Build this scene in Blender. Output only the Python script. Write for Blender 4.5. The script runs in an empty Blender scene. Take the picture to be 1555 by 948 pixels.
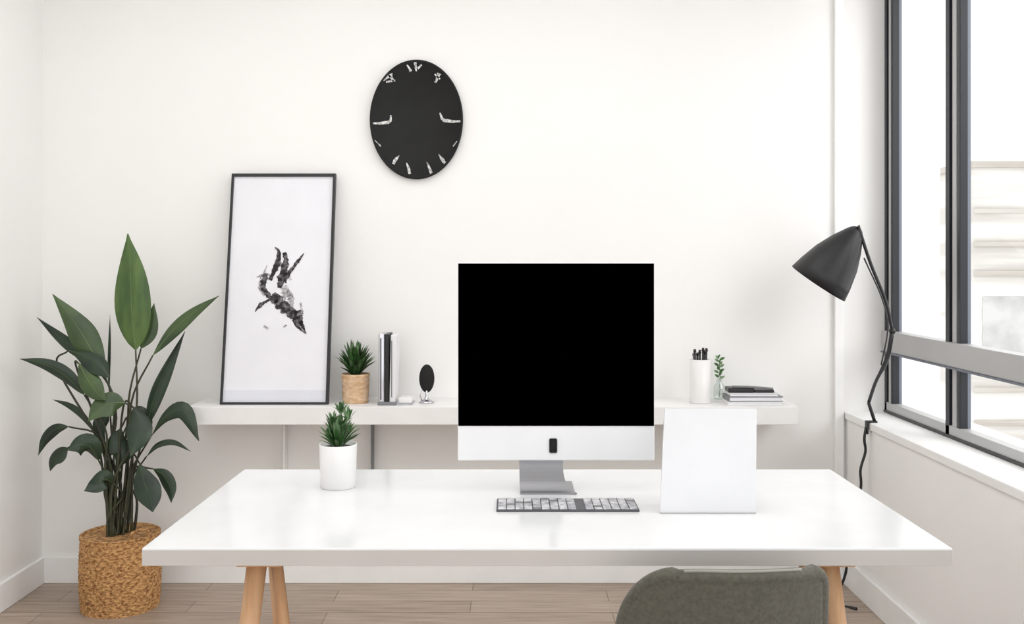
import bpy, bmesh, math, random
from mathutils import Vector, Matrix
random.seed(7)
F=1515.0; CX=777.0; HY=400.0; EYE=1.35
def W(px,py,d):
    """survey measurement -> world metres (camera stands at x=0,y=0,z=EYE)"""
    return Vector(((px-CX)*d/F, d, EYE-(py-HY)*d/F))
def lin(c):
    c=c/255.0
    return c/12.92 if c<=0.04045 else ((c+0.055)/1.055)**2.4
def col(r,g,b): return (lin(r),lin(g),lin(b),1)
MATS={}
def mat(name,rgb,rough=0.5,metal=0.0,rgb2=None,scale=8.0,stretch=(1,1,1),bump=0.0,bscale=None,lo=0.35,hi=0.65,spec=0.5,coat=0.0,detail=4,sheen=0.0):
    if name in MATS: return MATS[name]
    m=bpy.data.materials.new(name); m.use_nodes=True
    nt=m.node_tree; b=nt.nodes['Principled BSDF']
    b.inputs['Base Color'].default_value=col(*rgb); b.inputs['Roughness'].default_value=rough
    b.inputs['Metallic'].default_value=metal; b.inputs['Specular IOR Level'].default_value=spec
    b.inputs['Coat Weight'].default_value=coat
    b.inputs['Sheen Weight'].default_value=sheen
    tc=nt.nodes.new('ShaderNodeTexCoord'); mp=nt.nodes.new('ShaderNodeMapping')
    mp.inputs['Scale'].default_value=stretch
    nt.links.new(tc.outputs['Object'],mp.inputs['Vector'])
    n=nt.nodes.new('ShaderNodeTexNoise'); n.inputs['Scale'].default_value=scale; n.inputs['Detail'].default_value=detail
    nt.links.new(mp.outputs[0],n.inputs['Vector'])
    cr=nt.nodes.new('ShaderNodeValToRGB')
    cr.color_ramp.elements[0].position=lo; cr.color_ramp.elements[1].position=hi
    cr.color_ramp.elements[0].color=col(*rgb)
    cr.color_ramp.elements[1].color=col(*(rgb2 or tuple(min(255,c*0.985) for c in rgb)))
    nt.links.new(n.outputs['Fac'],cr.inputs[0]); nt.links.new(cr.outputs[0],b.inputs['Base Color'])
    if bump:
        n2=nt.nodes.new('ShaderNodeTexNoise'); n2.inputs['Scale'].default_value=bscale or scale*4; n2.inputs['Detail'].default_value=3
        nt.links.new(mp.outputs[0],n2.inputs['Vector'])
        bp=nt.nodes.new('ShaderNodeBump'); bp.inputs['Strength'].default_value=bump; bp.inputs['Distance'].default_value=0.01
        nt.links.new(n2.outputs['Fac'],bp.inputs['Height']); nt.links.new(bp.outputs[0],b.inputs['Normal'])
    MATS[name]=m; return m

class B:
    def __init__(s,name): s.name=name; s.v=[]; s.f=[]; s.m=[]; s.s=[]; s.mats=[]
    def mi(s,m):
        if m not in s.mats: s.mats.append(m)
        return s.mats.index(m)
    def add(s,v,f,m,smooth=False,M=None):
        o=len(s.v)
        for p in v:
            p=Vector(p)
            if M is not None: p=M@p
            s.v.append(p)
        k=s.mi(m)
        for q in f:
            s.f.append([i+o for i in q]); s.m.append(k); s.s.append(smooth)
    def box(s,lo,hi,m,bev=0.0,M=None,seg=2):
        lo=Vector(lo);hi=Vector(hi)
        bm=bmesh.new(); bmesh.ops.create_cube(bm,size=1)
        for v in bm.verts:
            v.co=Vector([(lo[i]+hi[i])/2+v.co[i]*(hi[i]-lo[i]) for i in range(3)])
        if bev>0: bmesh.ops.bevel(bm,geom=bm.edges[:],offset=bev,segments=seg,affect='EDGES',profile=0.6)
        bm.verts.index_update()
        s.add([v.co.copy() for v in bm.verts],[[v.index for v in f.verts] for f in bm.faces],m,False,M); bm.free()
    def lathe(s,prof,c,m,seg=32,M=None,sx=1,sy=1,smooth=True):
        v=[];f=[]
        c=Vector(c)
        for r,z in prof:
            for i in range(seg):
                a=2*math.pi*i/seg; v.append(c+Vector((r*sx*math.cos(a),r*sy*math.sin(a),z)))
        n=len(prof)
        for j in range(n-1):
            for i in range(seg):
                k=(i+1)%seg; f.append([j*seg+i,j*seg+k,(j+1)*seg+k,(j+1)*seg+i])
        if prof[0][0]>1e-6: f.append(list(range(seg))[::-1])
        if prof[-1][0]>1e-6: f.append([(n-1)*seg+i for i in range(seg)])
        s.add(v,f,m,smooth,M)
    def tube(s,pts,rad,m,seg=10,M=None):
        pts=[Vector(p) for p in pts]; n=len(pts)
        if not hasattr(rad,'__len__'): rad=[rad]*n
        v=[];f=[]; prev=None
        for i,p in enumerate(pts):
            t=(pts[min(i+1,n-1)]-pts[max(i-1,0)]).normalized()
            if prev is None:
                a=Vector((0,0,1)) if abs(t.z)<0.9 else Vector((1,0,0))
                u=t.cross(a).normalized()
            else: u=(prev-t*prev.dot(t)).normalized()
            prev=u; w=t.cross(u)
            for k in range(seg):
                a=2*math.pi*k/seg; v.append(p+(u*math.cos(a)+w*math.sin(a))*rad[i])
        for i in range(n-1):
            for k in range(seg):
                l=(k+1)%seg; f.append([i*seg+k,i*seg+l,(i+1)*seg+l,(i+1)*seg+k])
        f.append(list(range(seg))[::-1]); f.append([(n-1)*seg+i for i in range(seg)])
        s.add(v,f,m,True,M)
    def sphere(s,c,r,m,sc=(1,1,1),M=None):
        prof=[(max(1e-7,math.sin(math.pi*i/12))*r,-math.cos(math.pi*i/12)*r*sc[2]) for i in range(13)]
        s.lathe(prof,c,m,20,M,sc[0],sc[1])
    def leaf(s,ctrl,width,m,hint=(0,-1,0),fold=0.25,n=14,peak=0.45,tip=1.0,rib=None):
        P=spline(ctrl,n); v=[];f=[]; hint=Vector(hint).normalized()
        for i,p in enumerate(P):
            t=i/(n-1)
            tg=(P[min(i+1,n-1)]-P[max(i-1,0)]).normalized()
            wd=tg.cross(hint)
            if wd.length<1e-4: wd=Vector((1,0,0))
            wd.normalize(); nn=wd.cross(tg).normalized()
            e=math.log(0.5)/math.log(peak)
            ww=width/2*max(0.03,math.sin(math.pi*min(1,max(0,t))**e))**tip
            for q in (-1,-0.5,0,0.5,1):
                v.append(p+wd*ww*q+nn*(-abs(q)*ww*fold+ (0.15*ww if abs(q)==0.5 else 0)))
        for i in range(n-1):
            for k in range(4): f.append([i*5+k,i*5+k+1,(i+1)*5+k+1,(i+1)*5+k])
        s.add(v,f,m,True)
        if rib: s.tube([p for p in P],[max(0.0006,0.0020*(1-i/n)) for i in range(n)],rib,6)
        return P
    def stroke(s,pts,ws,m,mapf,n=16,jit=.2):
        """flat tapered brush mark; pts are 2D, mapf maps 2D->3D"""
        P=spline([Vector((p[0],p[1],0)) for p in pts],n); v=[];f=[]
        for i,p in enumerate(P):
            t=i/(n-1)*(len(ws)-1); a=int(min(t,len(ws)-2)); w=ws[a]+(ws[a+1]-ws[a])*(t-a)
            tg=(P[min(i+1,n-1)]-P[max(i-1,0)]).normalized(); nn=Vector((-tg.y,tg.x,0))
            v.append(mapf(p+nn*w/2*random.uniform(1-jit,1+jit))); v.append(mapf(p-nn*w/2*random.uniform(1-jit,1+jit)))
        for i in range(n-1): f.append([2*i,2*i+1,2*i+3,2*i+2])
        s.add(v,f,m)
    def done(s,normals=True):
        xs=[v.x for v in s.v];ys=[v.y for v in s.v];zs=[v.z for v in s.v]
        o=Vector(((min(xs)+max(xs))/2,(min(ys)+max(ys))/2,min(zs)))
        me=bpy.data.meshes.new(s.name); me.from_pydata([v-o for v in s.v],[],s.f)
        for m in s.mats: me.materials.append(m)
        for i,p in enumerate(me.polygons): p.material_index=s.m[i]; p.use_smooth=s.s[i]
        me.update()
        if normals:
            bm=bmesh.new(); bm.from_mesh(me); bmesh.ops.recalc_face_normals(bm,faces=bm.faces[:]); bm.to_mesh(me); bm.free()
        ob=bpy.data.objects.new(s.name,me); bpy.context.collection.objects.link(ob); ob.location=o
        return ob
def spline(c,n):
    c=[Vector(p) for p in c]
    if len(c)==2: return [c[0].lerp(c[1],i/(n-1)) for i in range(n)]
    e=[c[0]*2-c[1]]+c+[c[-1]*2-c[-2]]; out=[]
    for i in range(n):
        t=i/(n-1)*(len(c)-1); k=min(int(t),len(c)-2); u=t-k
        p0,p1,p2,p3=e[k],e[k+1],e[k+2],e[k+3]
        out.append(0.5*((2*p1)+(p2-p0)*u+(2*p0-5*p1+4*p2-p3)*u*u+(3*p1-p0-3*p2+p3)*u**3))
    return out

# ---------------------------------------------------------------- dimensions
DB=4.22; XL=-1.985; X1=1.412; X2=1.58; YN=-1.6; ZC=2.8; SILL=0.724
# ---------------------------------------------------------------- materials
m_wall=mat('wall_paint',(241,240,238),0.9,rgb2=(239,238,236),scale=1.5,bump=0.04,bscale=60,spec=0.2)
m_wallr=mat('wall_paint_lit_tone',(249,248,247),0.9,scale=1.5,bump=0.04,bscale=60,spec=0.2)  # same wall paint, whitened so extra light on the right wall is in the colour
m_trim=mat('trim_paint',(247,247,246),0.6)
m_white=mat('white_lacquer',(226,227,228),0.16,spec=0.5)
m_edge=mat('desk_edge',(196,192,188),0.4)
m_shelf=mat('shelf_paint',(238,237,236),0.4)
m_pine=mat('pine_wood',(222,180,140),0.5,rgb2=(204,158,116),scale=6,stretch=(8,8,0.8),bump=0.05)
m_black=mat('black_metal',(32,32,34),0.42,spec=0.45)
m_blackmat=mat('black_matte',(24,24,24),0.7,rgb2=(29,29,29),spec=.3)
m_screen=mat('screen_glass',(0,0,0),0.5,spec=0.0)
m_alu=mat('aluminium',(228,228,230),0.4,metal=0.1)
m_stand=mat('stand_aluminium',(148,148,151),0.35,metal=0.6)
m_chrome=mat('chrome',(195,195,200),0.12,metal=1.0)
m_paper=mat('paper',(232,232,237),0.8)
m_paper2=mat('mount_strip',(218,219,226),0.8)
m_ink=mat('ink',(40,36,40),0.9,rgb2=(140,136,140),scale=60,lo=0.45,hi=0.75)
m_ink2=mat('ink_wash',(110,106,110),0.9,rgb2=(205,203,206),scale=70,lo=0.35,hi=0.62)
m_silver=mat('numeral_silver',(225,225,222),0.4,rgb2=(120,120,120),scale=90)
m_leaf=mat('leaf_dark',(26,40,30),0.38,rgb2=(44,62,42),scale=9,spec=0.45)
m_leaf2=mat('leaf_mid',(46,66,38),0.42,rgb2=(70,92,50),scale=9)
m_leaf3=mat('leaf_light',(82,108,50),0.42,rgb2=(56,84,38),scale=7,stretch=(4,1,1))
m_rib=mat('leaf_rib',(104,124,76),0.5)
m_stem=mat('stem_dark',(42,40,32),0.6,rgb2=(66,70,46),scale=12)
m_soil=mat('soil',(38,30,25),1,rgb2=(60,48,40),scale=60,bump=0.6,bscale=80)
m_cork=mat('woven_fibre',(212,164,108),0.85,rgb2=(140,94,52),scale=75,stretch=(1,1,1.8),bump=0.7,bscale=130,lo=0.42,hi=0.64)
m_cork2=mat('cork_pot',(226,200,170),0.8,rgb2=(202,162,122),scale=30,stretch=(1,1,3),bump=0.2)
m_ceramic=mat('white_ceramic',(236,235,234),0.35)
m_suc=mat('succulent_green',(70,112,56),0.45,rgb2=(40,76,38),scale=40)
m_suc2=mat('succulent_pale',(124,152,112),0.5,rgb2=(78,110,68),scale=50)
m_felt=mat('chair_fabric',(98,96,87),0.95,rgb2=(86,84,76),scale=120,bump=0.25,bscale=300,spec=0.1,sheen=0.2)
m_pipe=mat('chair_piping',(150,148,140),0.9)
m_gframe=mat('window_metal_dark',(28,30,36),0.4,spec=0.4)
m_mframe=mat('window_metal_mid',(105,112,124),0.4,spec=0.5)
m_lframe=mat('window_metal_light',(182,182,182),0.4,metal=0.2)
m_key=mat('keycap',(212,212,215),0.5,rgb2=(150,150,156),scale=55)
m_keydark=mat('key_gap',(78,78,83),0.5)
m_dark=mat('dark_plastic',(34,34,36),0.35)
m_grey=mat('book_grey',(120,122,124),0.5)

def glassmat(name,f=0.06,tint=(1,1,1,1)):
    g=bpy.data.materials.new(name); g.use_nodes=True; nt=g.node_tree; nt.nodes.clear()
    o=nt.nodes.new('ShaderNodeOutputMaterial'); mx=nt.nodes.new('ShaderNodeMixShader'); mx.inputs[0].default_value=f
    t=nt.nodes.new('ShaderNodeBsdfTransparent'); t.inputs[0].default_value=tint
    gl=nt.nodes.new('ShaderNodeBsdfGlossy'); gl.inputs['Roughness'].default_value=0.03
    nt.links.new(t.outputs[0],mx.inputs[1]); nt.links.new(gl.outputs[0],mx.inputs[2]); nt.links.new(mx.outputs[0],o.inputs[0]); return g
m_glass=glassmat('window_glass'); m_vase=glassmat('vase_glass',0.18,(0.88,0.92,0.9,1))

def floormat():
    m=bpy.data.materials.new('floor_boards'); m.use_nodes=True; nt=m.node_tree; b=nt.nodes['Principled BSDF']; L=nt.links.new
    tc=nt.nodes.new('ShaderNodeTexCoord'); mp=nt.nodes.new('ShaderNodeMapping'); L(tc.outputs['Object'],mp.inputs[0])
    br=nt.nodes.new('ShaderNodeTexBrick'); br.inputs['Scale'].default_value=1
    br.inputs['Brick Width'].default_value=1.1; br.inputs['Row Height'].default_value=0.13; br.inputs['Mortar Size'].default_value=0.002
    br.inputs['Color1'].default_value=col(190,173,158); br.inputs['Color2'].default_value=col(174,156,141); br.inputs['Mortar'].default_value=col(136,118,104)
    L(mp.outputs[0],br.inputs['Vector'])
    m2=nt.nodes.new('ShaderNodeMapping'); m2.inputs['Scale'].default_value=(2,24,1); L(tc.outputs['Object'],m2.inputs[0])
    n=nt.nodes.new('ShaderNodeTexNoise'); n.inputs['Scale'].default_value=2.5; n.inputs['Detail'].default_value=6; L(m2.outputs[0],n.inputs['Vector'])
    cr=nt.nodes.new('ShaderNodeValToRGB'); cr.color_ramp.elements[0].position=.3; cr.color_ramp.elements[1].position=.7
    cr.color_ramp.elements[0].color=(.68,.66,.64,1); cr.color_ramp.elements[1].color=(1,1,1,1); L(n.outputs['Fac'],cr.inputs[0])
    mx=nt.nodes.new('ShaderNodeMix'); mx.data_type='RGBA'; mx.blend_type='MULTIPLY'; mx.inputs[0].default_value=1
    L(br.outputs[0],mx.inputs[6]); L(cr.outputs[0],mx.inputs[7]); L(mx.outputs[2],b.inputs['Base Color']); b.inputs['Roughness'].default_value=0.45
    return m
m_floor=floormat()

# ---------------------------------------------------------------- room shell
b=B('floor'); b.box((XL-.15,YN,-.1),(X1+.4,DB+.15,0),m_floor); b.done()
b=B('wall_back'); b.box((XL-.15,DB,0),(X1+.4,DB+.15,ZC),m_wall); b.done()
b=B('wall_left'); b.box((XL-.15,YN,0),(XL,DB,ZC),m_wall); b.done()
b=B('ceiling'); b.box((XL-.15,YN,ZC),(X1+.4,DB+.15,ZC+.1),m_wall); b.done()
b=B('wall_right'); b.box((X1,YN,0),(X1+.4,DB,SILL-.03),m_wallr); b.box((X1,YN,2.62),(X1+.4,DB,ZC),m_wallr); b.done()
b=B('trim_window_sill'); b.box((X1-.008,YN,SILL-.03),(X1+.4,DB,SILL),m_trim,0.004); b.done()
b=B('trim_pilaster'); b.box((1.362,DB-.02,0.11),(X1-.013,DB,ZC),m_trim,0.003); b.done()
def base(name,lo,hi,ax):
    b=B(name); b.box(lo,hi,m_trim,0.004); b.done()
base('baseboard_back',(XL,DB-.016,0),(X1,DB,.112),0)
base('baseboard_left',(XL,YN,0),(XL+.016,DB-.016,.112),1)
base('baseboard_right',(X1-.016,YN,0),(X1,DB-.016,.112),1)

# window
b=B('window_1')
def mull(y0,y1):
    w=y1-y0
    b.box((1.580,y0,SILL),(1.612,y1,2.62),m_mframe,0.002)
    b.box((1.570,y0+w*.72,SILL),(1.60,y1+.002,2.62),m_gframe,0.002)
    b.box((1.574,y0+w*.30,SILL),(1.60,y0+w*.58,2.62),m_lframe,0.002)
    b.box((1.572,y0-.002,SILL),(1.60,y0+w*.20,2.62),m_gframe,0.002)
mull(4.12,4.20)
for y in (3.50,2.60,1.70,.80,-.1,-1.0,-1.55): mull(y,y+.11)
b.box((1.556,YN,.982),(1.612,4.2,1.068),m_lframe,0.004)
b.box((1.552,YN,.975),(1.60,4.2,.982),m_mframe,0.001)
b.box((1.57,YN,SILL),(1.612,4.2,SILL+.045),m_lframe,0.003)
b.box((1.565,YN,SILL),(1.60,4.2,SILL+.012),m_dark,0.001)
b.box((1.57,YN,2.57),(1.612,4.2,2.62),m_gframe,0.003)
b.add([(1.595,YN,SILL),(1.595,4.2,SILL),(1.595,4.2,2.62),(1.595,YN,2.62)],[[0,1,2,3]],m_glass)
b.done()
# outside
m_bld=mat('facade',(186,182,176),0.9,rgb2=(216,214,210),scale=1.4,stretch=(.25,.15,3.0),lo=.4,hi=.6)
m_bld2=mat('facade_band',(168,162,154),0.9,rgb2=(200,196,189),scale=1.5,stretch=(.3,.3,4))
m_win=mat('facade_glazing',(160,160,158),0.5,rgb2=(190,190,188),scale=3)
b=B('exterior_building')
b.box((5.55,12,-4),(14,15,2.52),m_bld,0.02); b.box((5.5,11.95,2.50),(14,15,2.58),m_bld2,.01)
for zz in (1.95,1.55,1.2,-.2,-.6,-1.5): b.box((5.56,11.97,zz),(14,12.05,zz+.06),m_bld2,.01)
for i in range(8): b.box((5.66+i*1.1,11.98,.1),(6.35+i*1.1,12.05,.95),m_win,.01)
b.done()

# ---------------------------------------------------------------- shelf
b=B('wall_shelf')
b.box((-1.285,3.95,.710),(1.134,DB,.782),m_shelf,0.003)
b.done()
b=B('shelf_bracket')
for px,m in ((565,m_grey),(432,m_trim)):
    x=W(px,0,4.18).x; b.box((x-.004,4.17,.112),(x+.004,DB,.710),m,.001)
b.done()
SZ=.7825

# ---------------------------------------------------------------- desk
b=B('trestle_desk')
DZ=.75; xl=W(215,0,2.1).x; xr=W(1447,0,2.1).x; D2=2.905
b.box((xl,2.10,DZ-.038),(xr,D2,DZ),m_white,0.003)
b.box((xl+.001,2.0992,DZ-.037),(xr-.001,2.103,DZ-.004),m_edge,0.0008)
cx=(xl+xr)/2
def leg(t,bo,r=.019):
    t=Vector(t);bo=Vector(bo)
    b.tube([t,t.lerp(bo,.5),bo],[r,r,r*.8],m_pine,14)
for s in (-1,1):
    def X(v): return cx+s*(cx-v) if s==1 else v
    b.box((min(X(-.60),X(-.50)),2.17,DZ-.062),(max(X(-.60),X(-.50)),2.80,DZ-.038),m_pine,.004)
    sh=.012 if s==1 else 0
    leg((X(-.560+sh),2.20,DZ-.05),(X(-.640+sh),2.17,0),.022)
    leg((X(-.530),2.24,DZ-.05),(X(-.44),2.22,0),.013)
    leg((X(-.575),2.38,DZ-.05),(X(-.535),2.44,0),.011)
    leg((X(-.590),2.52,DZ-.05),(X(-.600),2.60,0),.012)
    b.tube([(X(-.60),2.19,.36),(X(-.48),2.23,.36)],.010,m_pine,10)
b.done()

# ---------------------------------------------------------------- monitor
b=B('desktop_monitor')
MY=2.60; s=MY/F
x0=(695-CX)*s; x1=(994-CX)*s; zt=EYE+1*s; zb=EYE-300*s; zc=EYE-247*s
b.box((x0,MY,zb),(x1,MY+.022,zt),m_alu,0.004,seg=3)
b.box((x0+.0015,MY-.002,zc),(x1-.0015,MY+.004,zt-.002),m_screen,0.001)
cxm=(x0+x1)/2; czm=(zt+zb)/2
b.lathe([(.25,0),(.22,.012),(.15,.028),(.07,.036),(0.00001,.038)],(0,0,0),m_alu,40,Matrix.Translation((cxm,MY+.02,czm))@Matrix.Rotation(-math.pi/2,4,'X'),1,.95)
lx=(840-CX)*s; lz=EYE-277*s
b.box((lx-.0105,MY-.0015,lz-.019),(lx+.0105,MY+.002,lz+.019),m_blackmat,0.005,seg=4)
path=[(MY+.045,zb+.06),(MY+.036,zb-.01),(MY+.020,DZ+.030),(MY+.002,DZ+.0085),(MY-.012,DZ+.004)]
P=spline([Vector((0,y,z)) for y,z in path],20)
v=[];f=[]
for i,p in enumerate(P):
    t=i/19
    a=(788-CX)*s; c=(856-CX)*s+ .034*max(0,(t-.35)/.65)**1.3
    a+= .004*t
    for (xx,dy,dz) in ((a,0,0),(c,0,0),(c,.006,-.004),(a,.006,-.004)): v.append((xx,p.y+dy,max(DZ+.0005,p.z+dz)))
for i in range(19):
    for k in range(4): l=(k+1)%4; f.append([i*4+k,i*4+l,(i+1)*4+l,(i+1)*4+k])
f+= [[0,1,2,3],[76,77,78,79]]
b.add(v,f,m_stand)
b.box(((790-CX)*s,MY-.014,DZ),((873-CX)*s,MY+.13,DZ+.004),m_stand,.001)
b.done()

# ---------------------------------------------------------------- keyboard
b=B('keyboard')
kx0=W(754,0,2.45).x; kx1=W(968,0,2.45).x
b.box((kx0,2.405,DZ),(kx1,2.525,DZ+.005),m_keydark,.002)
rnd=random.Random(4); nx=16
for r in range(6):
    x=kx0+.003
    for i in range(nx):
        w=(kx1-kx0-.006)/nx
        if i!=9: b.box((x+.0011,2.408+r*.0192,DZ+.005),(x+w-.0011,2.408+r*.0192+.0160,DZ+.0075),m_grey if rnd.random()<.10 else m_key,.0008,seg=1)
        x+=w
b.done()

# ---------------------------------------------------------------- document stand (white leaning panel)
b=B('document_stand')
A=W(1002,780,2.395); Bq=W(1147,779,2.395); Z0=DZ
y0=2.392; lean=.045; h=.245
xa=A.x; xb=Bq.x
def slab(p,th,m):
    (a,bb,c,d)=[Vector(q) for q in p]; n=(bb-a).cross(d-a).normalized()*th
    b.add([a,bb,c,d,a+n,bb+n,c+n,d+n],[[0,1,2,3],[7,6,5,4],[0,4,5,1],[1,5,6,2],[2,6,7,3],[3,7,4,0]],m)
m_stw=mat('stand_white',(222,223,226),0.35)
slab([(xa,y0,Z0),(xb,y0,Z0),(xb+.014,y0+lean,Z0+h),(xa+.018,y0+lean,Z0+h)],-.008,m_stw)
slab([(xa+.05,y0+.11,Z0),(xb-.05,y0+.11,Z0),(xb-.045,y0+lean+.010,Z0+h*.9),(xa+.055,y0+lean+.010,Z0+h*.9)],.003,m_stw)
b.box((xa,y0-.005,Z0),(xb,y0+.004,Z0+.003),m_lframe,.001)
b.done()

# ---------------------------------------------------------------- wall clock
b=B('wall_clock')
c=W(632,181,4.19)
R=Matrix.Translation((c.x,DB-.001,c.z))@Matrix.Rotation(math.pi/2,4,'X')
b.lathe([(.193,0),(.1955,.004),(.1965,.02),(.1935,.027),(.189,.026),(.187,.022),(0.00001,.022)],(0,0,0),m_blackmat,96,R,1,1.283)
k=4.19/F
def cm(p): return Vector((c.x+(p.x-632)*k,DB-.0245,c.z-(p.y-181)*k))
S=[([(582,122),(592,114)],[2,6]),([(592,112),(597,124)],[7,2]),([(586,124),(600,122)],[3,3]),
([(618,98),(624,108)],[2,4]),([(630,94),(632,108)],[4,2]),([(640,98),(634,104)],[3,3]),
([(667,111),(661,125)],[6,3]),([(660,112),(668,120)],[2,3]),
([(566,187),(580,187),(592,184),(593,175)],[3,5,5,2]),([(699,184),(684,184),(672,181),(668,171)],[3,5,5,2]),
([(568,212),(578,222)],[1,2]),([(597,249),(600,243),(606,236)],[5,5,1]),([(617,247),(620,255),(622,264)],[1,4,4]),
([(648,246),(652,255),(655,264)],[1,4,4]),([(666,234),(672,243),(676,248)],[1,5,4]),([(688,222),(694,214)],[2,1])]
for p,w in S: b.stroke(p,w,m_silver,cm,8)
b.done(False)

# ---------------------------------------------------------------- picture frame
b=B('picture_frame')
zb=SZ; H=.960; yb=4.005; yt=4.178
ang=math.asin((yt-yb)/H)
wid=.436; xf=W(353,0,4.19).x
Mf=Matrix.Translation((xf,yb,zb))@Matrix.Rotation(-ang,4,'X')
t=.0095
b.box((0,0,0),(t,.022,H),m_black,.001,Mf); b.box((wid-t*1.2,0,0),(wid,.022,H),m_black,.001,Mf)
b.box((t,0,0),(wid-t,.022,t),m_black,.001,Mf); b.box((t,0,H-t*1.3),(wid-t,.022,H),m_black,.001,Mf)
b.box((t,.010,t),(wid-t,.020,H-t),m_paper,0,Mf)
b.box((t,.009,t),(wid-t,.011,.058),m_paper2,0,Mf)
def fm(p):
    fy=(613-p.y)/349.0; left=337+16*fy; u=(p.x-left)/159.0
    return Mf@Vector((u*wid,.0085,fy*H))
for p,w in [([(418,378),(424,386),(421,405),(410,428)],[2,5,8,6]),([(405,418),(400,436),(408,452),(420,462)],[6,9,7,10]),
 ([(462,387),(452,400),(442,414),(430,430)],[1,5,6,10]),([(432,386),(434,400),(428,425),(424,440)],[5,9,13,8]),
 ([(416,448),(428,466),(444,480),(458,496)],[9,17,13,6]),([(452,474),(456,490),(464,509)],[10,8,1]),
 ([(388,476),(396,466),(410,458),(418,456)],[1,6,3,5]),([(444,488),(452,498),(462,508)],[3,5,1])]:
    b.stroke(p,w,m_ink,fm,22,.35)
def fm2(p):
    q=fm(p); return q+Vector((0,.0004,0))
for p,w in [([(406,406),(396,435),(402,452)],[2,7,3]),([(390,424),(402,420),(414,422)],[1,5,3]),([(434,436),(442,456),(440,474)],[3,10,5]),
 ([(401,497),(408,502)],[3,4]),([(430,499),(435,496)],[3,2]),([(418,398),(432,410),(442,428)],[4,9,3]),([(424,432),(432,446),(430,462)],[3,10,3]),([(456,462),(458,480)],[3,5])]:
    b.stroke(p,w,m_ink2,fm2,16,.35)
b.done(False)

# ---------------------------------------------------------------- small plants
def spiky(b,c,n,rad,h,w,ms,up=.5,seed=1):
    rnd=random.Random(seed)
    for i in range(n):
        a=i*2.399+rnd.uniform(-.3,.3); e=rnd.uniform(.05,1)**.8
        out=rad*math.sin(e*math.pi/2)*rnd.uniform(.75,1.1); z=h*(1-.72*e*e)*rnd.uniform(.8,1.08)
        d=Vector((math.cos(a),math.sin(a),0))
        p0=c+d*.006*rnd.random()+Vector((0,0,-.01)); p2=c+d*out+Vector((0,0,z)); p1=c+d*out*.55+Vector((0,0,z*.62))
        b.leaf([p0,p1,p2],w*rnd.uniform(.8,1.2),rnd.choice(ms),hint=(-d+Vector((0,0,.6))),fold=.3,n=8,peak=.5)
b=B('potted_succulent')
c=W(540,612,4.07); c.z=SZ
b.lathe([(.050,0),(.052,.004),(.057,.105),(.058,.118),(.054,.118),(.052,.108),(.00001,.106)],c,m_cork2,32)
b.lathe([(.0515,.109),(.00001,.112)],c,m_soil,24)
spiky(b,c+Vector((0,0,.115)),100,.087,.136,.019,[m_suc,m_suc,m_suc2,m_leaf2],seed=3)
b.done(False)
b=B('potted_aloe')
c=W(513.5,745,2.675); c.z=DZ
b.lathe([(.044,0),(.0465,.003),(.0500,.112),(.0502,.116),(.0465,.116),(.0455,.104),(.00001,.103)],c,m_ceramic,40)
b.lathe([(.0455,.106),(.00001,.108)],c,m_soil,24)
spiky(b,c+Vector((0,0,.112)),50,.062,.080,.012,[m_suc2,m_suc2,m_suc],seed=5)
for k,(dx,dy,zz) in enumerate([(.008,0,.130),(-.018,.01,.085),(.028,-.01,.105)]):
    top=c+Vector((dx,dy,.112+zz*.72)); b.tube([c+Vector((0,0,.105)),top],.002,m_suc2,6)
    spiky(b,top,13,.028,.030,.008,[m_suc2,m_suc],seed=9+k)
    spiky(b,top-Vector((0,0,.03)),11,.034,.02,.008,[m_suc2,m_suc],seed=19+k)
b.done(False)

# ---------------------------------------------------------------- bookend with slim volumes
b=B('metal_bookend')
q=4.06/F; X=lambda px:(px-CX)*q
Mb=Matrix.Translation((X(577),4.0,SZ))
hh=107*q
b.box((0.002,0,0),(.026,.11,hh),m_chrome,.006,Mb@Matrix.Rotation(math.radians(-3),4,'Z'),4)
b.box((.0275,-.001,0),(.043,.13,hh*.985),m_black,.002,Mb)
b.box((.045,.0,0.001),(.068,.125,hh*.98),m_alu,.005,Mb@Matrix.Rotation(math.radians(1.2),4,'Y'),4)
b.box((.009,-.001,.02),(.014,.004,hh-.02),m_dark,.0005,Mb)
b.box((.053,-.0015,.03),(.057,.002,hh-.03),m_grey,.0005,Mb)
b.box((.076,-.008,0),(.138,.10,.005),m_chrome,.001,Mb)
b.box((.0,-.014,0),(.074,-.0,.012),m_grey,.002,Mb)
b.box((.082,.01,.005),(.134,.08,.026),m_ceramic,.004,Mb,3)
b.done()
# small oval table mirror
b=B('table_mirror')
c=Vector((X(648),4.06,SZ))
b.lathe([(.030,0),(.031,.004),(.022,.009),(.010,.016),(.006,.03),(.006,.05)],c,m_chrome,24)
Mo=Matrix.Translation(c+Vector((0,.006,.098)))@Matrix.Rotation(math.pi/2,4,'X')
b.lathe([(.00001,-.006),(.028,-.006),(.031,-.002),(.031,.004),(.028,.007),(.00001,.007)],(0,0,0),m_blackmat,40,Mo,1,1.85)
b.tube([c+Vector((-.02,0,.006)),c+Vector((-.026,0,.03)),c+Vector((-.02,0,.05))],.0025,m_chrome,8)
b.done()

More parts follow.
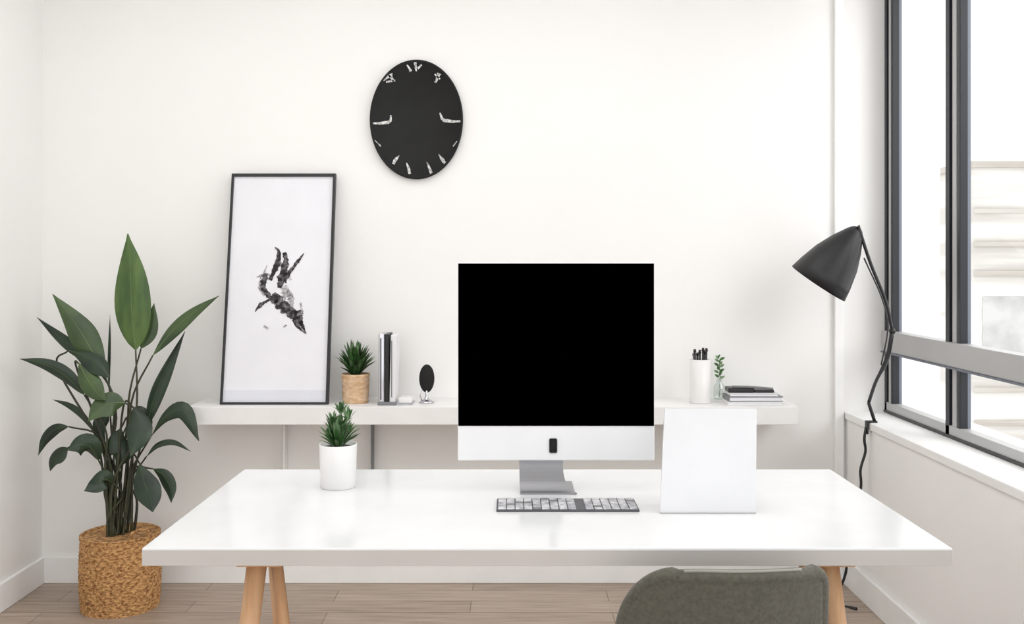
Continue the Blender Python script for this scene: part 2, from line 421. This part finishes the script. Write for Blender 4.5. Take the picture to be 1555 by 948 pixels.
# pen holder
b=B('pen_holder')
c=Vector((X(1063),4.06,SZ)); ph=66*q
b.lathe([(.040,0),(.042,.003),(.042,ph),(.038,ph),(.038,.006),(.00001,.006)],c,m_ceramic,36)
rnd=random.Random(2)
for i in range(7):
    a=i*.9; r0=.02; p0=c+Vector((math.cos(a)*r0,math.sin(a)*r0,.008)); p1=c+Vector((math.cos(a)*.026,math.sin(a)*.026,ph+.012+.022*rnd.random()))
    mm=[m_dark,m_dark,m_black,m_grey][i%4]
    b.tube([p0,p1],.0045,mm,8)
    b.tube([p1,p1+(p1-p0).normalized()*.012],[.007,.0045],mm,8)
b.done()
# bud vase
b=B('glass_bud_vase')
c=Vector((X(1101),4.172,SZ))
b.lathe([(.020,0),(.024,.004),(.024,.05),(.012,.07),(.010,.085),(.012,.09)],c,m_vase,24)
b.tube(spline([c+Vector((0,0,.01)),c+Vector((.003,0,.08)),c+Vector((0,0,.16))],8),.0016,m_suc,6)
for i in range(16):
    a=i*2.4; z=.085+.006*i; p=c+Vector((0,0,z)); d=Vector((math.cos(a),math.sin(a)*.6,.5))
    b.leaf([p,p+d*.012,p+d*.024],.012,m_suc if i%2 else m_suc2,hint=(0,-1,.3),n=6)
b.done(False)
# stacked books with a dark case on top
b=B('book_stack')
for (a,bb,z0,z1,m,rot) in [(1100,1180,0,.013,m_ceramic,0),(1101,1182,.0135,.034,m_grey,1),(1104,1176,.0345,.048,m_alu,-1)]:
    xa_,xb_=X(a),X(bb); cxx=(xa_+xb_)/2; Mx=Matrix.Translation((cxx,4.05,SZ))@Matrix.Rotation(math.radians(rot),4,'Z')
    hw=(xb_-xa_)/2
    b.box((-hw,-.06,z0),(hw,.06,z0+.003),m,.0008,Mx); b.box((-hw,-.06,z1-.003),(hw,.06,z1),m,.0008,Mx)
    b.box((-hw,-.06,z0+.002),(-hw+.003,.06,z1-.002),m,.0008,Mx)
    b.box((-hw+.003,-.056,z0+.003),(hw-.004,.056,z1-.003),m_paper,0,Mx)
b.box((X(1101),3.996,SZ+.048),(X(1140),4.07,SZ+.068),m_dark,.006,seg=3)
b.box((X(1141),4.0,SZ+.048),(X(1170),4.07,SZ+.060),m_dark,.004,seg=3)
b.tube(spline([Vector((X(1107),4.0,SZ+.073)),Vector((X(1135),3.995,SZ+.072)),Vector((X(1168),4.0,SZ+.064))],10),.0045,m_grey,8)
b.done()

# ---------------------------------------------------------------- big potted plant
b=B('potted_bird_of_paradise')
PD=3.93; c=W(183,0,PD); c.z=0
rows=72; seg=150; v=[];f=[]; Hb=.285
for j in range(rows+1):
    z=Hb*j/rows; r=.145+.006*math.sin(math.pi*j/rows)+ (.002 if j>rows-4 else 0)
    for i in range(seg):
        a=2*math.pi*i/seg
        rr=r+.0036*math.sin(a*30+(math.pi if (j//4)%2 else 0))*abs(math.sin(math.pi*j/4))
        v.append(c+Vector((rr*math.cos(a),rr*math.sin(a),z)))
for j in range(rows):
    for i in range(seg):
        k2=(i+1)%seg; f.append([j*seg+i,j*seg+k2,(j+1)*seg+k2,(j+1)*seg+i])
f.append(list(range(seg)))
b.add(v,f,m_cork,True)
b.lathe([(.147,Hb),(.151,Hb+.004),(.145,Hb+.007),(.138,Hb),(.138,Hb-.05)],c,m_cork,60)
b.lathe([(.138,Hb-.02),(.08,Hb-.01),(.00001,Hb-.005)],c,m_soil,40)
b.tube(spline([c+Vector((.09,-.11,Hb)),c+Vector((.09,-.12,Hb+.035)),c+Vector((.13,-.07,Hb+.035)),c+Vector((.13,-.06,Hb))],10),.005,m_cork,8)
def PL(px,py,dy): return W(px,py,PD+dy)
LV=[ # blade ctrl points, width px, depth offset, material, fold, stem base px
([(206,532),(200,470),(198,410),(194,355)],52,-.02,m_leaf3,.18,190,.38),
([(214,530),(226,500),(234,461)],24,.05,m_leaf2,.3,195,.45),
([(158,566),(132,520),(112,488),(80,447)],38,.0,m_leaf2,.35,178,.42),
([(140,550),(112,530),(85,508),(56,482)],17,.06,m_leaf,.4,175,.4),
([(104,532),(130,542),(150,556),(166,574)],28,-.06,m_leaf,.4,172,.55),
([(128,600),(100,572),(68,554),(30,545)],22,-.08,m_leaf,.4,176,.4),
([(232,540),(260,505),(292,476),(333,449)],20,-.02,m_leaf2,.3,193,.45),
([(222,648),(236,600),(256,555),(281,503)],22,.03,m_leaf,.35,190,.4),
([(228,665),(252,632),(278,624),(302,670)],24,-.05,m_leaf,.4,190,.6),
([(222,694),(240,676),(264,672),(290,686)],9,.05,m_leaf,.3,192,.5),
([(190,612),(170,612),(150,622),(134,640)],34,-.12,m_leaf2,.2,180,.45),
([(120,552),(132,575),(146,595),(160,608)],28,-.10,m_leaf2,.3,176,.45),
([(204,620),(212,645),(208,668),(198,694)],34,-.10,m_leaf,.25,186,.45),
([(104,648),(84,652),(68,668),(58,692)],16,.02,m_leaf,.3,174,.45),
([(103,680),(92,688),(80,700),(76,716)],23,-.03,m_leaf,.3,176,.45),
([(150,700),(138,680),(120,676),(102,684)],32,-.09,m_leaf,.3,176,.45),
([(172,734),(158,728),(144,738),(128,746)],28,-.12,m_leaf,.2,180,.45),
([(212,704),(218,730),(228,755),(232,778)],35,-.13,m_leaf,.2,186,.5),
([(232,712),(248,722),(258,742),(260,764)],20,-.06,m_leaf,.3,188,.5),
([(146,660),(125,632),(104,616),(80,607)],10,.05,m_leaf,.3,176,.45),
([(184,650),(178,670),(186,690),(176,712)],30,-.02,m_leaf,.25,182,.5),
([(166,605),(165,565),(166,520),(167,478)],5,.08,m_leaf,.3,174,.5),
([(196,640),(206,625),(222,640),(222,670)],20,.06,m_leaf,.3,188,.5),
([(160,672),(150,650),(158,632),(170,625)],20,.04,m_leaf,.3,178,.5),
]
rnd=random.Random(11)
for (cp,w,dy,m,fold,sb,pk) in LV:
    pts=[]
    n=len(cp)
    for i,(px,py) in enumerate(cp): pts.append(PL(px,py,dy*(.4+.6*i/(n-1))*1.2))
    hint=Vector((rnd.uniform(-.35,.35),-1,rnd.uniform(.0,.5)))
    b.leaf(pts,w*PD/F*1.08,m,hint=hint,fold=fold,n=18,peak=pk,rib=m_rib if m is not m_leaf else m_leaf2)
    p0=pts[0]; base_=W(sb+rnd.uniform(-12,12),800,PD); base_.y=PD+rnd.uniform(-.05,.05); base_.z=Hb-.02
    d0=(pts[0]-pts[1]).normalized()*min(.12,(p0-base_).length*.3)
    mid=p0+d0; mid2=base_.lerp(p0,.45); mid2.x=base_.x+(p0.x-base_.x)*.25
    b.tube(spline([base_,mid2,mid.lerp(mid2,.25),p0],18),[.0062-.0030*i/17 for i in range(18)],m_stem,8)
b.done(False)

# ---------------------------------------------------------------- desk lamp clamped on the sill
b=B('clamp_lamp')
LD=3.93
ap=W(1301,350,LD)
mouth=W(1249,431,LD); mouth.y=LD+.055
ax=(mouth-ap); L=ax.length; axn=ax.normalized()
qq=Vector((0,0,1)).rotation_difference(axn).to_matrix().to_4x4()
Ml=Matrix.Translation(ap)@qq
R0=.123
pr=[(.00001,-.014),(.014,-.012),(.024,-.004),(.036,.012),(.066,L*.26),(.094,L*.52),(.113,L*.80),(R0,L*1.0),(R0-.003,L*1.0),(.110,L*.79),(.090,L*.52),(.06,L*.26),(.025,.016)]
b.lathe(pr,(0,0,0),m_black,56,Ml)
b.sphere((0,0,L*.62),.032,m_ceramic,M=Ml)
b.lathe([(.015,.01),(.015,L*.5)],(0,0,0),m_dark,20,Ml)
b.tube([ap+Vector((-.015,0,-.008)),ap+Vector((.0,-.02,.016)),ap+Vector((.012,-.02,-.03))],.007,m_black,8)
el=W(1355,503,LD+.01)
b.tube(spline([ap+Vector((.002,-.015,.012)),W(1322,400,LD-.01),W(1345,458,LD),el],16),.0065,m_black,10)
b.sphere(el,.013,m_black)
ft=W(1319,612,LD-.01)
b.tube(spline([el,W(1347,545,LD),W(1330,580,LD),ft],14),[.0085]*7+[.0065]*7,m_black,10)
b.tube(spline([W(1312,392,LD-.012),W(1340,455,LD-.012),W(1348,500,LD-.012),W(1338,555,LD-.01)],14),.003,m_dark,8)
fx=X1+.004
b.tube([ft,Vector((fx+.01,LD-.01,SILL+.005))],.0065,m_black,10)
b.box((X1-.018,LD-.022,SILL),(X1+.022,LD+.004,SILL+.007),m_black,.002)
b.box((X1-.020,LD-.022,SILL-.045),(X1-.0135,LD+.004,SILL+.007),m_black,.002)
b.tube(spline([Vector((X1-.020,LD-.01,SILL-.02)),Vector((X1-.030,LD-.02,.66)),Vector((X1-.022,LD-.01,.61)),Vector((X1-.045,LD-.02,.54)),Vector((X1-.045,LD-.02,.46)),Vector((X1-.080,LD,.3)),Vector((X1-.09,LD+.02,.12)),Vector((X1-.13,LD+.03,.006)),Vector((X1-.07,LD-.05,.006))],40),.0055,m_black,8)
b.done()

# ---------------------------------------------------------------- chair
b=B('upholstered_chair')
yb0=1.90; ZT=.755
nu,nv=40,24
# outline of the back (half-plane limits): generous rounding on one shoulder, tight on the other
def shell(off,inset):
    V=[]
    for j in range(nv+1):
        t=j/nv
        z=.40+(ZT-.40-inset)*(1-(1-t)**1.6)
        def lim(R,base,rx):
            k=(z-(ZT-R))/R
            if k<=0: return base
            return base-rx*(1-math.sqrt(max(0,1-min(1,k)**2)))
        l=lim(.145,.188,.115)-inset; r=lim(.030,.198,.040)-inset
        l=l+.010*(1-t)
        for i in range(nu+1):
            u=-1+2*i/nu
            x=u*(l if u<0 else r)
            y=yb0+off+ 1.7*x*x + .12*max(0,.62-z) - .02*t
            V.append(Vector((x,y,z- (.006*(abs(u)**3) if t>.98 else 0))))
    return V
Rz=Matrix.Translation((.405,yb0,0))@Matrix.Rotation(math.radians(-4),4,'Z')@Matrix.Translation((0,-yb0,0))
Vo=shell(0,0); Vi=shell(.030,.004)
n1=(nu+1)*(nv+1); F_=[]
def gi(j,i,o=0): return o+j*(nu+1)+i
for j in range(nv):
    for i in range(nu):
        F_.append([gi(j,i),gi(j,i+1),gi(j+1,i+1),gi(j+1,i)]); F_.append([gi(j,i,n1),gi(j+1,i,n1),gi(j+1,i+1,n1),gi(j,i+1,n1)])
for i in range(nu):
    F_.append([gi(nv,i),gi(nv,i+1),gi(nv,i+1,n1),gi(nv,i,n1)]); F_.append([gi(0,i),gi(0,i,n1),gi(0,i+1,n1),gi(0,i+1)])
for j in range(nv):
    F_.append([gi(j,0),gi(j+1,0),gi(j+1,0,n1),gi(j,0,n1)]); F_.append([gi(j,nu),gi(j,nu,n1),gi(j+1,nu,n1),gi(j+1,nu)])
b.add(Vo+Vi,F_,m_felt,True,Rz)
edge=[]
for j in range(3,nv+1): edge.append((Vo[gi(j,0)]+Vi[gi(j,0)])/2)
for i in range(1,nu): edge.append((Vo[gi(nv,i)]+Vi[gi(nv,i)])/2)
for j in range(nv,2,-1): edge.append((Vo[gi(j,nu)]+Vi[gi(j,nu)])/2)
b.tube(edge,.0150,m_felt,12,Rz)
b.tube([e+Vector((0,-.008,.0135)) for e in edge[nv-1:nv+nu-4]],.003,m_pipe,8,Rz)
b.box((-.18,yb0+.03,.40),(.18,yb0+.36,.46),m_felt,.022,Rz,3)
for sx in (-1,1):
    for (yy,y2) in ((.08,.05),(.30,.33)):
        b.tube([Rz@Vector((sx*.13,yb0+yy,.41)),Rz@Vector((sx*.14-.04,yb0+y2,0))],[.015,.010],m_pine,12)
b.done()

# ---------------------------------------------------------------- light, world, camera
w=bpy.data.worlds.new('World'); bpy.context.scene.world=w; w.use_nodes=True
w.node_tree.nodes['Background'].inputs[0].default_value=(.99,.995,1.0,1); w.node_tree.nodes['Background'].inputs[1].default_value=1.86
def area(name,loc,rot,sx,sy,e,c=(1,1,1)):
    l=bpy.data.lights.new(name,'AREA'); l.shape='RECTANGLE'; l.size=sx; l.size_y=sy; l.energy=e; l.color=c
    o=bpy.data.objects.new(name,l); o.location=loc; o.rotation_euler=rot; bpy.context.collection.objects.link(o); return o
area('added_overhead_fill',(-.6,2.3,ZC-.03),(0,0,0),2.2,2.6,26,(1,1,1))  # added fill under the ceiling to brighten the room, not an actual fixture
area('daylight',(3.2,1.6,2.7),(0,math.radians(62),0),2.0,2.4,60,(1,.995,.98))
cam=bpy.data.cameras.new('camera'); co=bpy.data.objects.new('camera',cam); bpy.context.collection.objects.link(co)
co.location=(0,0,EYE); co.rotation_euler=(math.pi/2,0,0)
cam.sensor_width=36; cam.lens=F/1555*36; cam.shift_y=-(474-HY)/1555; cam.shift_x=(777.5-CX)/1555
cam.clip_start=.05
sc=bpy.context.scene; sc.camera=co
sc.view_settings.view_transform='Standard'; sc.view_settings.look='None'; sc.view_settings.exposure=0
